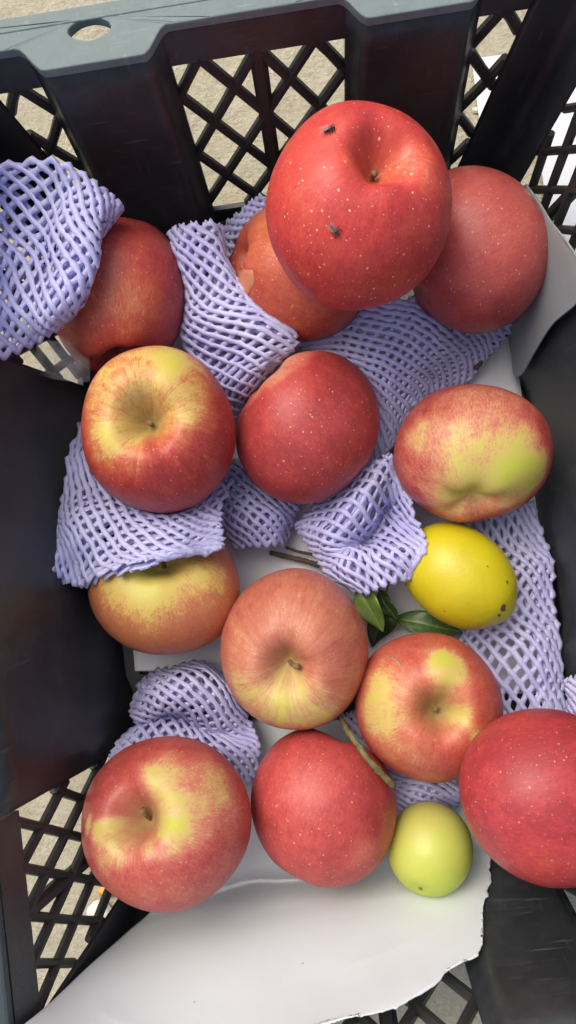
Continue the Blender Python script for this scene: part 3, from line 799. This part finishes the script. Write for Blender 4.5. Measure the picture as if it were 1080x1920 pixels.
# 1 upper left: bag with its mouth turned up
net([[(-80, 320, 9), (-80, 400, 8.5), (-80, 490, 8), (-80, 590, 8.6), (-80, 690, 8.5)],
     [(0, 310, 11), (0, 390, 9.6), (0, 480, 8.4), (0, 580, 9.2), (0, 672, 9)],
     [(90, 304, 11.6), (85, 390, 10), (75, 480, 9.4), (65, 570, 10.2), (55, 648, 9.6)],
     [(160, 328, 11.2), (140, 400, 11), (130, 480, 11.2), (110, 560, 11.2), (95, 622, 9.8)],
     [(205, 365, 10.4), (176, 430, 10.9), (172, 490, 10.9), (153, 560, 10.6), (122, 606, 9.5)],
     [(230, 398, 9.6), (176, 452, 9.3), (168, 498, 9.0), (146, 562, 8.8), (112, 598, 8.6)],
     [(215, 405, 8.9), (160, 455, 8.4), (150, 500, 8.2), (130, 562, 8.0), (100, 595, 8.0)]],
    30, .55, 'open mouthed lavender foam net draped over the dark red apple', thick=.5, rad=.0014, crump=.0016, seed=2, flo=.03, cell=.0082)
# 2 between the dark red and orange apples
net([[(312, 432, 7.0), (352, 420, 7.6), (396, 424, 7.2), (418, 470, 5.5)],
     [(328, 510, 6.4), (372, 500, 7.2), (415, 500, 7.2), (442, 530, 6.0)],
     [(330, 590, 5.4), (385, 585, 6.6), (440, 572, 7.0), (495, 570, 6.6)],
     [(345, 655, 4.6), (412, 648, 6.0), (482, 628, 7.0), (562, 632, 6.4)],
     [(375, 735, 3.4), (425, 715, 4.6), (475, 695, 6.0), (535, 670, 6.0)],
     [(425, 800, 1.6), (440, 775, 2.4), (458, 748, 3.2), (475, 720, 3.6)]],
    26, .8, 'lavender foam net squeezed between dark red and orange red apples', cell=.0074, thick=.55, crump=.003, seed=4)
# sliver behind the orange apple
net([[(400, 460, 2.5), (440, 400, 4.5), (490, 370, 5.5)],
     [(410, 500, 2.5), (450, 430, 4.5), (510, 400, 5.0)],
     [(430, 540, 2.0), (480, 470, 3.0), (540, 430, 3.5)]],
    20, .35, 'scrap of lavender foam net peeking out behind the orange red apple', thick=.35, crump=.002, seed=5)
# 3 wide one under the glossy apple
net([[(560, 648, 4.2), (640, 585, 4.2), (740, 565, 4.4), (850, 560, 3.6), (960, 610, 1.8)],
     [(600, 670, 4.0), (680, 630, 4.4), (770, 610, 4.2), (860, 620, 3.2), (935, 650, 1.8)],
     [(650, 710, 3.8), (710, 690, 4.2), (780, 670, 3.8), (850, 670, 2.8), (905, 690, 1.6)],
     [(690, 780, 3.2), (730, 755, 3.6), (780, 730, 3.0), (820, 720, 2.2), (860, 730, 1.4)],
     [(690, 880, 2.2), (720, 850, 2.6), (750, 810, 2.4), (775, 790, 1.8), (800, 780, 1.2)]],
    38, 1.1, 'wide lavender foam net spread flat below the glossy apple', thick=.45, crump=.0028, seed=6, ppt=56)
# 4 lower left under the yellow ringed apple
net([[(150, 800, 3.8), (190, 850, 4.6), (260, 900, 5.0), (340, 930, 5.2), (430, 900, 4.6)],
     [(125, 880, 5.0), (180, 920, 6.4), (250, 950, 7.0), (330, 965, 7.4), (415, 950, 6.6)],
     [(115, 950, 6.0), (160, 965, 7.6), (235, 990, 7.8), (320, 1000, 8.4), (415, 980, 7.2)],
     [(105, 1010, 6.4), (150, 1020, 8.0), (220, 1040, 8.4), (310, 1036, 9.2), (418, 1010, 7.4)],
     [(95, 1075, 6.6), (150, 1100, 7.2), (205, 1075, 8.8), (290, 1045, 9.4), (420, 1030, 7.6)]],
    32, .75, 'pale lavender foam net spread over the golden yellow apple', cell=.0080, thick=.5, crump=.0035, seed=8, rad=.00128)
# 5 dark one between the upright and crimson apples
net([[(400, 880, 1.6), (440, 870, 2.2), (500, 880, 2.2), (560, 900, 1.6)],
     [(400, 930, 2.4), (450, 920, 3.2), (510, 930, 3.0), (565, 940, 2.0)],
     [(415, 980, 2.6), (460, 970, 3.6), (510, 970, 3.4), (560, 975, 2.0)],
     [(440, 1030, 2.2), (470, 1025, 2.8), (510, 1025, 2.8), (550, 1020, 1.6)]],
    24, .55, 'crushed lavender foam net below the upright and crimson apples', thick=.7, crump=.0035, seed=9)
# 6 crumpled one in the centre
net([[(555, 985, 2.4), (620, 930, 3.6), (690, 880, 4.8), (735, 855, 5.0), (765, 900, 3.4)],
     [(560, 1000, 3.0), (630, 960, 4.8), (690, 920, 5.6), (735, 905, 4.2), (775, 930, 4.4)],
     [(575, 1030, 3.2), (630, 1005, 5.0), (680, 985, 4.0), (725, 960, 2.2), (785, 970, 5.2)],
     [(590, 1055, 3.4), (640, 1035, 4.6), (680, 1020, 3.0), (735, 1005, 4.0), (795, 1010, 5.4)],
     [(610, 1080, 3.6), (650, 1065, 5.0), (695, 1050, 4.8), (745, 1040, 5.4), (800, 1045, 5.2)],
     [(650, 1100, 3.4), (680, 1105, 4.4), (715, 1100, 4.8), (755, 1085, 4.8), (790, 1075, 4.2)]],
    30, .8, 'crumpled pale lavender foam net bunched up against the lemon', cell=.0078, thick=.5, crump=.0028, seed=10, rad=.00128)
# 7 long one along the side wall
net([[(860, 960, 1.6), (910, 950, 1.9), (960, 945, 1.9), (1000, 950, 1.6)],
     [(870, 1060, 1.4), (920, 1050, 1.8), (980, 1040, 1.9), (1030, 1040, 1.5)],
     [(860, 1150, 1.2), (920, 1140, 1.8), (985, 1130, 2.0), (1040, 1130, 1.5)],
     [(860, 1240, 1.2), (930, 1230, 1.8), (1000, 1230, 2.0), (1052, 1230, 1.5)],
     [(880, 1350, 1.2), (940, 1350, 1.8), (1010, 1350, 2.0), (1060, 1350, 1.5)]],
    22, .55, 'long flattened lavender foam net lying along the side wall', asp=.62, thick=.4, crump=.0018, seed=12, rad=.0014, ppt=60)
net([[(1062, 1275, 3.0), (1085, 1270, 3.6), (1120, 1275, 3.4)],
     [(1060, 1310, 3.0), (1085, 1310, 3.8), (1120, 1310, 3.6)],
     [(1060, 1350, 3.0), (1085, 1350, 3.6), (1120, 1350, 3.4)]],
    14, .3, 'end of lavender foam net poking out behind the speckled crimson apple', thick=.4, crump=.002, seed=13)
# 8 lower left clump
net([[(255, 1285, 1.6), (310, 1258, 2.2), (370, 1250, 2.4), (420, 1268, 1.6)],
     [(246, 1325, 2.6), (310, 1285, 4.0), (385, 1285, 4.2), (445, 1310, 2.6)],
     [(258, 1345, 3.2), (315, 1318, 4.2), (395, 1335, 3.8), (465, 1350, 2.8)],
     [(262, 1362, 2.6), (316, 1340, 1.6), (380, 1365, 2.2), (478, 1385, 3.2)],
     [(228, 1388, 3.8), (300, 1365, 3.2), (390, 1400, 3.6), (488, 1415, 2.8)],
     [(198, 1425, 3.6), (290, 1410, 3.4), (400, 1450, 3.0), (482, 1465, 2.0)]],
    28, .7, 'bunched violet foam net behind the apple with the star shaped patch', thick=.7, crump=.0035, seed=14)
# 9 under the squat apple
net([[(640, 1340, 1.4), (690, 1330, 1.6), (740, 1340, 1.6)],
     [(660, 1400, 1.6), (720, 1400, 1.8), (780, 1400, 1.8)],
     [(700, 1450, 2.0), (770, 1445, 2.4), (840, 1440, 2.2)],
     [(735, 1490, 2.6), (795, 1488, 3.2), (862, 1480, 2.8)],
     [(742, 1525, 2.2), (800, 1520, 2.6), (858, 1512, 2.2)]],
    20, .6, 'lavender foam net showing between squat apple and small green fruit', thick=.5, crump=.002, seed=16)

# ------------------------------------------------------------------ leaves and twigs
def mat_leaf():
    b = NB('green_leaf'); v = b.tc(); n = b.noise(v, 90, 4, .6)
    vein = b.n('Attribute', attribute_name='vein').outputs['Fac']
    tone = b.n('Attribute', attribute_name='tone').outputs['Fac']
    c = b.ramp(b.math('ADD', tone, b.math('MULTIPLY', b.math('SUBTRACT', n, .5), .4)), [(.1, (.020, .045, .014)), (.5, (.045, .10, .022)), (.95, (.13, .21, .035))]).outputs[0]
    c = b.mix(b.math('MULTIPLY', vein, .55), c, (.22, .28, .09))
    b.l(c, b.b.inputs['Base Color']); b.b.inputs['Roughness'].default_value = .4
    b.l(b.bump(b.math('ADD', n, b.math('MULTIPLY', vein, -.6)), .3, .0008), b.b.inputs['Normal'])
    return b.m
M_LEAF = mat_leaf()
def leaf(p0, p1, wid, lift, roll, tone, label):
    a, b_ = Vector(at(p0[0], p0[1], p0[2]/100)), Vector(at(p1[0], p1[1], p1[2]/100)); t = (b_-a); L = t.length; t.normalize()
    s0 = t.cross(Vector((0, 0, 1))).normalized(); q = Matrix.Rotation(roll, 3, t); s = q @ s0; n = s.cross(t)
    nu, nv = 15, 40; V, vein, f = [], [], []
    for i in range(nv):
        x = i/(nv-1); hw = wid*(math.sin(math.pi*min(x, 1)**.80)**.85)*(1-.25*x) + .0004
        c = a+t*(L*x)+Vector((0, 0, lift*math.sin(math.pi*x)))+n*.0015*math.sin(5*x)
        for j in range(nu):
            y = -1+2*j/(nu-1)
            V.append(c+s*(y*hw)+n*(abs(y)*hw*.28+.0009*math.sin(9*x+y*3)*abs(y)))
            sv = abs(((x*7-abs(y)*.9) % 1)-.5)*2
            vein.append(1.0 if abs(y) < .08 else max(0, (sv-.88)/.12)*.7)
    for i in range(nv-1):
        for j in range(nu-1): f.append((i*nu+j, i*nu+j+1, (i+1)*nu+j+1, (i+1)*nu+j))
    me = mesh_from('leaf', V, f)
    for nm_, arr in (('vein', np.array(vein)), ('tone', np.full(len(V), tone))):
        at_ = me.attributes.new(nm_, 'FLOAT', 'POINT'); at_.data.foreach_set('value', arr.astype(np.float32))
    o = obj('leaf', me, M_LEAF); m = o.modifiers.new('thickness', 'SOLIDIFY'); m.thickness = .0004
    tag(o, label, 'leaf', 'green leaves among the fruit')
    e = [a-t*.010, a-t*.004, a+t*.004]
    obj('leaf_stalk', tube_mesh('leaf_stalk', e, [.0008, .0008, .0006], 6), M_TWIG, o)
leaf((676, 1098, 3.6), (716, 1186, 3.6), .0085, .002, .5, .85, 'light green leaf poking out under the crumpled foam net')
leaf((722, 1120, 2.4), (700, 1215, 1.0), .0095, .003, -.3, .12, 'dark green leaf hanging down behind the streaked apple')
leaf((712, 1108, 2.6), (742, 1165, 2.6), .0060, .003, .6, .22, 'small curled dark leaf beside the light green leaf')
leaf((742, 1160, 1.6), (868, 1184, 2.0), .0075, .005, -.4, .45, 'long green leaf tucked beneath the lemon')

def twig(name, pts, r0, r1, mat, label, cat='twig', knots=0, seed=0):
    P = np.array([at(px, py, z/100) for px, py, z in pts]); W = cr_basis(np.linspace(0, 1, 36), len(P)); Q = W @ P
    rr = np.random.default_rng(seed); rad = np.linspace(r0, r1, 36)*(1+.10*rr.normal(size=36))
    for k in range(knots): rad[int((k+.6)/(knots+.2)*35)] *= 1.5
    Q += np.stack([wob(Q, 60, seed+i, 2) for i in range(3)], 1)*r0*.25
    o = obj(name, tube_mesh(name, Q, rad, 8), mat); tag(o, label, cat); return o
t1 = twig('twig', [(638, 1345, 5.6), (655, 1375, 6.8), (676, 1405, 7.8), (700, 1435, 8.0), (738, 1474, 7.4)],   .0014, .0017, M_TWIG, 'knotty green twig lying between smooth red and squat apples', knots=3, seed=3)
twig('twig', [(505, 1036, 1.0), (530, 1042, 1.0), (560, 1048, 1.0), (600, 1060, 1.2)], .0014, .0017, M_DTWIG, 'dark thin twig on white card beside the crumpled net', seed=4)
twig('twig', [(535, 1026, .9), (560, 1034, .9), (590, 1040, 1.0)], .0008, .0010, M_DTWIG, 'fine reddish brown twig crossing the white card above dark twig', seed=5)
twig('twig', [(892, 690, 2.0), (908, 672, 1.5), (930, 645, 1.3), (952, 622, 1.3)], .0014, .0016, M_DTWIG, 'short black stick at the edge of the wide foam net', seed=6)
twig('straw', [(866, 1452, 8.0), (884, 1428, 9.0), (905, 1398, 9.4), (915, 1375, 9.2), (932, 1360, 8.8)], .0007, .0004, M_STRAW, 'thin dry straw caught between squat and speckled apples', 'straw', seed=7)

# ------------------------------------------------------------------ skin details, flies
def on_apple(key, px, py):
    """surface point and normal of an apple on the sight line"""
    o = Vector((0, 0, H)); d = (Vector(at(px, py, 0))-o).normalized(); i = list(APPLES).index(key)
    co, no, _, _ = FRUIT_BVH[i][0].ray_cast(o, d); return co, (no if no.dot(d) < 0 else -no)

def fly(px, py, hx, hy, label):
    p, n = on_apple('top', px, py); h, _ = on_apple('top', hx, hy); t = (h-p); t = (t-n*t.dot(n)).normalized(); s = n.cross(t)
    e = bpy.data.objects.new('fly', None); COL.objects.link(e); e.location = p; tag(e, label, 'fly', 'tiny flies on the glossy apple')
    def blob(name, c, rx, ry, rz, mat):
        bm = bmesh.new(); bmesh.ops.create_uvsphere(bm, u_segments=14, v_segments=10, radius=1)
        for v in bm.verts: v.co = c + t*v.co.x*rx + s*v.co.y*ry + n*v.co.z*rz
        me = bpy.data.meshes.new(name); bm.to_mesh(me); bm.free()
        me.polygons.foreach_set('use_smooth', [True]*len(me.polygons)); return obj(name, me, mat, e)
    blob('abdomen', n*.0010-t*.0012, .0018, .0008, .0007, M_FLY); blob('thorax', n*.0011+t*.0008, .0010, .0008, .0008, M_FLY)
    blob('head', n*.0010+t*.0020, .0006, .0007, .0006, M_FLY)
    for k in (-1, 1):
        v = []; 
        for i in range(10):
            a = 2*math.pi*i/10; v.append(n*.0023 + t*(-.0018+.0024*math.cos(a)) + s*(k*.0008+.0007*math.sin(a)+k*.0003*math.cos(a)*-1))
        obj('wing', mesh_from('wing', v, [tuple(range(10))]), M_WING, e)
        for q in (-1, 0, 1):
            obj('leg', tube_mesh('leg', [n*.0012+t*.0008, n*.0014+t*(.0008+q*.0008)+s*k*.0014, n*.0001+t*(.0008+q*.0013)+s*k*.0021], [.00014]*3, 5), M_FLY, e)
bw = NB('fly_wing'); bw.b.inputs['Base Color'].default_value = (.25, .23, .2, 1); bw.b.inputs['Alpha'].default_value = .45; bw.b.inputs['Roughness'].default_value = .3
M_WING = bw.m
fly(619, 245, 632, 240, 'fly on the upper shoulder of the glossy apple')
fly(629, 432, 640, 444, 'fly on the lower cheek of the glossy apple near net')

# peeled strip of skin on the orange apple
def peel():
    e = APPLES['orange'][0]; V, f = [], []; nu, nv = 8, 16
    out = [(446, 506), (474, 505), (478, 520), (475, 545), (468, 566), (452, 565)]
    for i in range(nv):
        y = 506+i*3.8; xl = 444+ i*.5; xr = 474 + 3*math.sin(i*.35) - max(0, i-8)*1.3
        for j in range(nu):
            p, n = on_apple('orange', xl+(xr-xl)*j/(nu-1), y)
            V.append(p+n*(.0010 if 0 < j < nu-1 and 0 < i < nv-1 else .0002)-e.location)
    for i in range(nv-1):
        for j in range(nu-1): f.append((i*nu+j, (i+1)*nu+j, (i+1)*nu+j+1, i*nu+j+1))
    o = obj('peeled_skin', mesh_from('peeled_skin', V, f), mat_simple('bare_flesh', (.52, .17, .085), (.60, .25, .13), 90, .45), e)
    o['label'] = 'bare pinkish strip of peeled skin'
try: peel()
except Exception as ex: print('peel', ex)

def scar():
    e = APPLES['ringed'][0]; pts = []
    for i in range(12):
        t = i/11; p, n = on_apple('ringed', 718+34*t, 1229+20*t*t); pts.append(p-n*.0003-e.location)
    rad = [.0003+.0009*(i/11.0) for i in range(11)]+[.0004]
    o = obj('scar', tube_mesh('scar', pts, rad, 7), mat_simple('corky_scar', (.30, .15, .06), (.46, .26, .12), 300, .7), e); o['label'] = 'curved tan corky scar'
scar()

# clear film under the dark red apple
def film():
    b = NB('clear_film'); v = b.tc(); n = b.noise(v, 70, 5, .6)
    b.b.inputs['Base Color'].default_value = (.9, .92, .92, 1); b.b.inputs['Roughness'].default_value = .16
    b.l(b.ramp(n, [(.3, (.03,)*3), (.75, (.16,)*3)]).outputs[0], b.b.inputs['Alpha']); b.l(b.bump(n, .7, .004), b.b.inputs['Normal'])
    o = sheet('plastic_film', [
        [(70, 640, 7.0), (100, 640, 7.6), (135, 640, 7.6), (165, 650, 7.0)],
        [(65, 675, 6.4), (100, 680, 7.4), (135, 684, 7.6), (168, 690, 7.0)],
        [(75, 705, 6.4), (110, 712, 7.2), (140, 716, 7.2), (168, 716, 6.6)]], 36, 30, .00006, b.m, .002, 30, 5)
    tag(o, 'clear crinkled plastic film below the dark red apple', 'film')
film()

# ------------------------------------------------------------------ things lying outside on the ground
def outside():
    pts = [(884, 112), (1010, 96), (1180, 60), (1230, 640), (1060, 640), (1012, 300), (1000, 236), (900, 240)]
    v = [tuple(at(x, y, GZ+.004)) for x, y in pts]; n = len(v); v += [(a, b_, c+.0012) for a, b_, c in v]
    f = [tuple(range(n)), tuple(range(n, 2*n))[::-1]]+[(i, (i+1) % n, n+(i+1) % n, n+i) for i in range(n)]
    me = mesh_from('paper_sheet', v, f, False)
    bm = bmesh.new(); bm.from_mesh(me); bmesh.ops.recalc_face_normals(bm, faces=bm.faces); bm.to_mesh(me); bm.free()
    tag(obj('paper_sheet', me, M_CARD), 'white paper sheet lying on the concrete outside the crate', 'paper')
    def pebble(px, py, r, mat, name, label, cat, seed):
        bm = bmesh.new(); bmesh.ops.create_icosphere(bm, subdivisions=3, radius=1); rr = np.random.default_rng(seed)
        c = at(px, py, GZ+r*.5)
        P = np.array([v.co for v in bm.verts]); k = 1+.38*wob(P, .45, seed, 3)
        for v, s in zip(bm.verts, k): v.co = Vector(c)+Vector((v.co.x*r*s*1.1, v.co.y*r*s*.9, v.co.z*r*.45*s))
        me = bpy.data.meshes.new(name); bm.to_mesh(me); bm.free(); me.polygons.foreach_set('use_smooth', [True]*len(me.polygons))
        tag(obj(name, me, mat), label, cat)
    pebble(188, 1708, .0070, M_STONE, 'pebble', 'small white stone on the concrete seen through the lattice', 'stone', 3)
    pebble(196, 1672, .0040, M_AMBER, 'peel_scrap', 'small orange scrap beside the white stone', 'scrap', 5)
    pebble(893, 206, .0024, M_STONE, 'pebble', 'little pale stone next to the paper sheet outside', 'stone', 8)
outside()
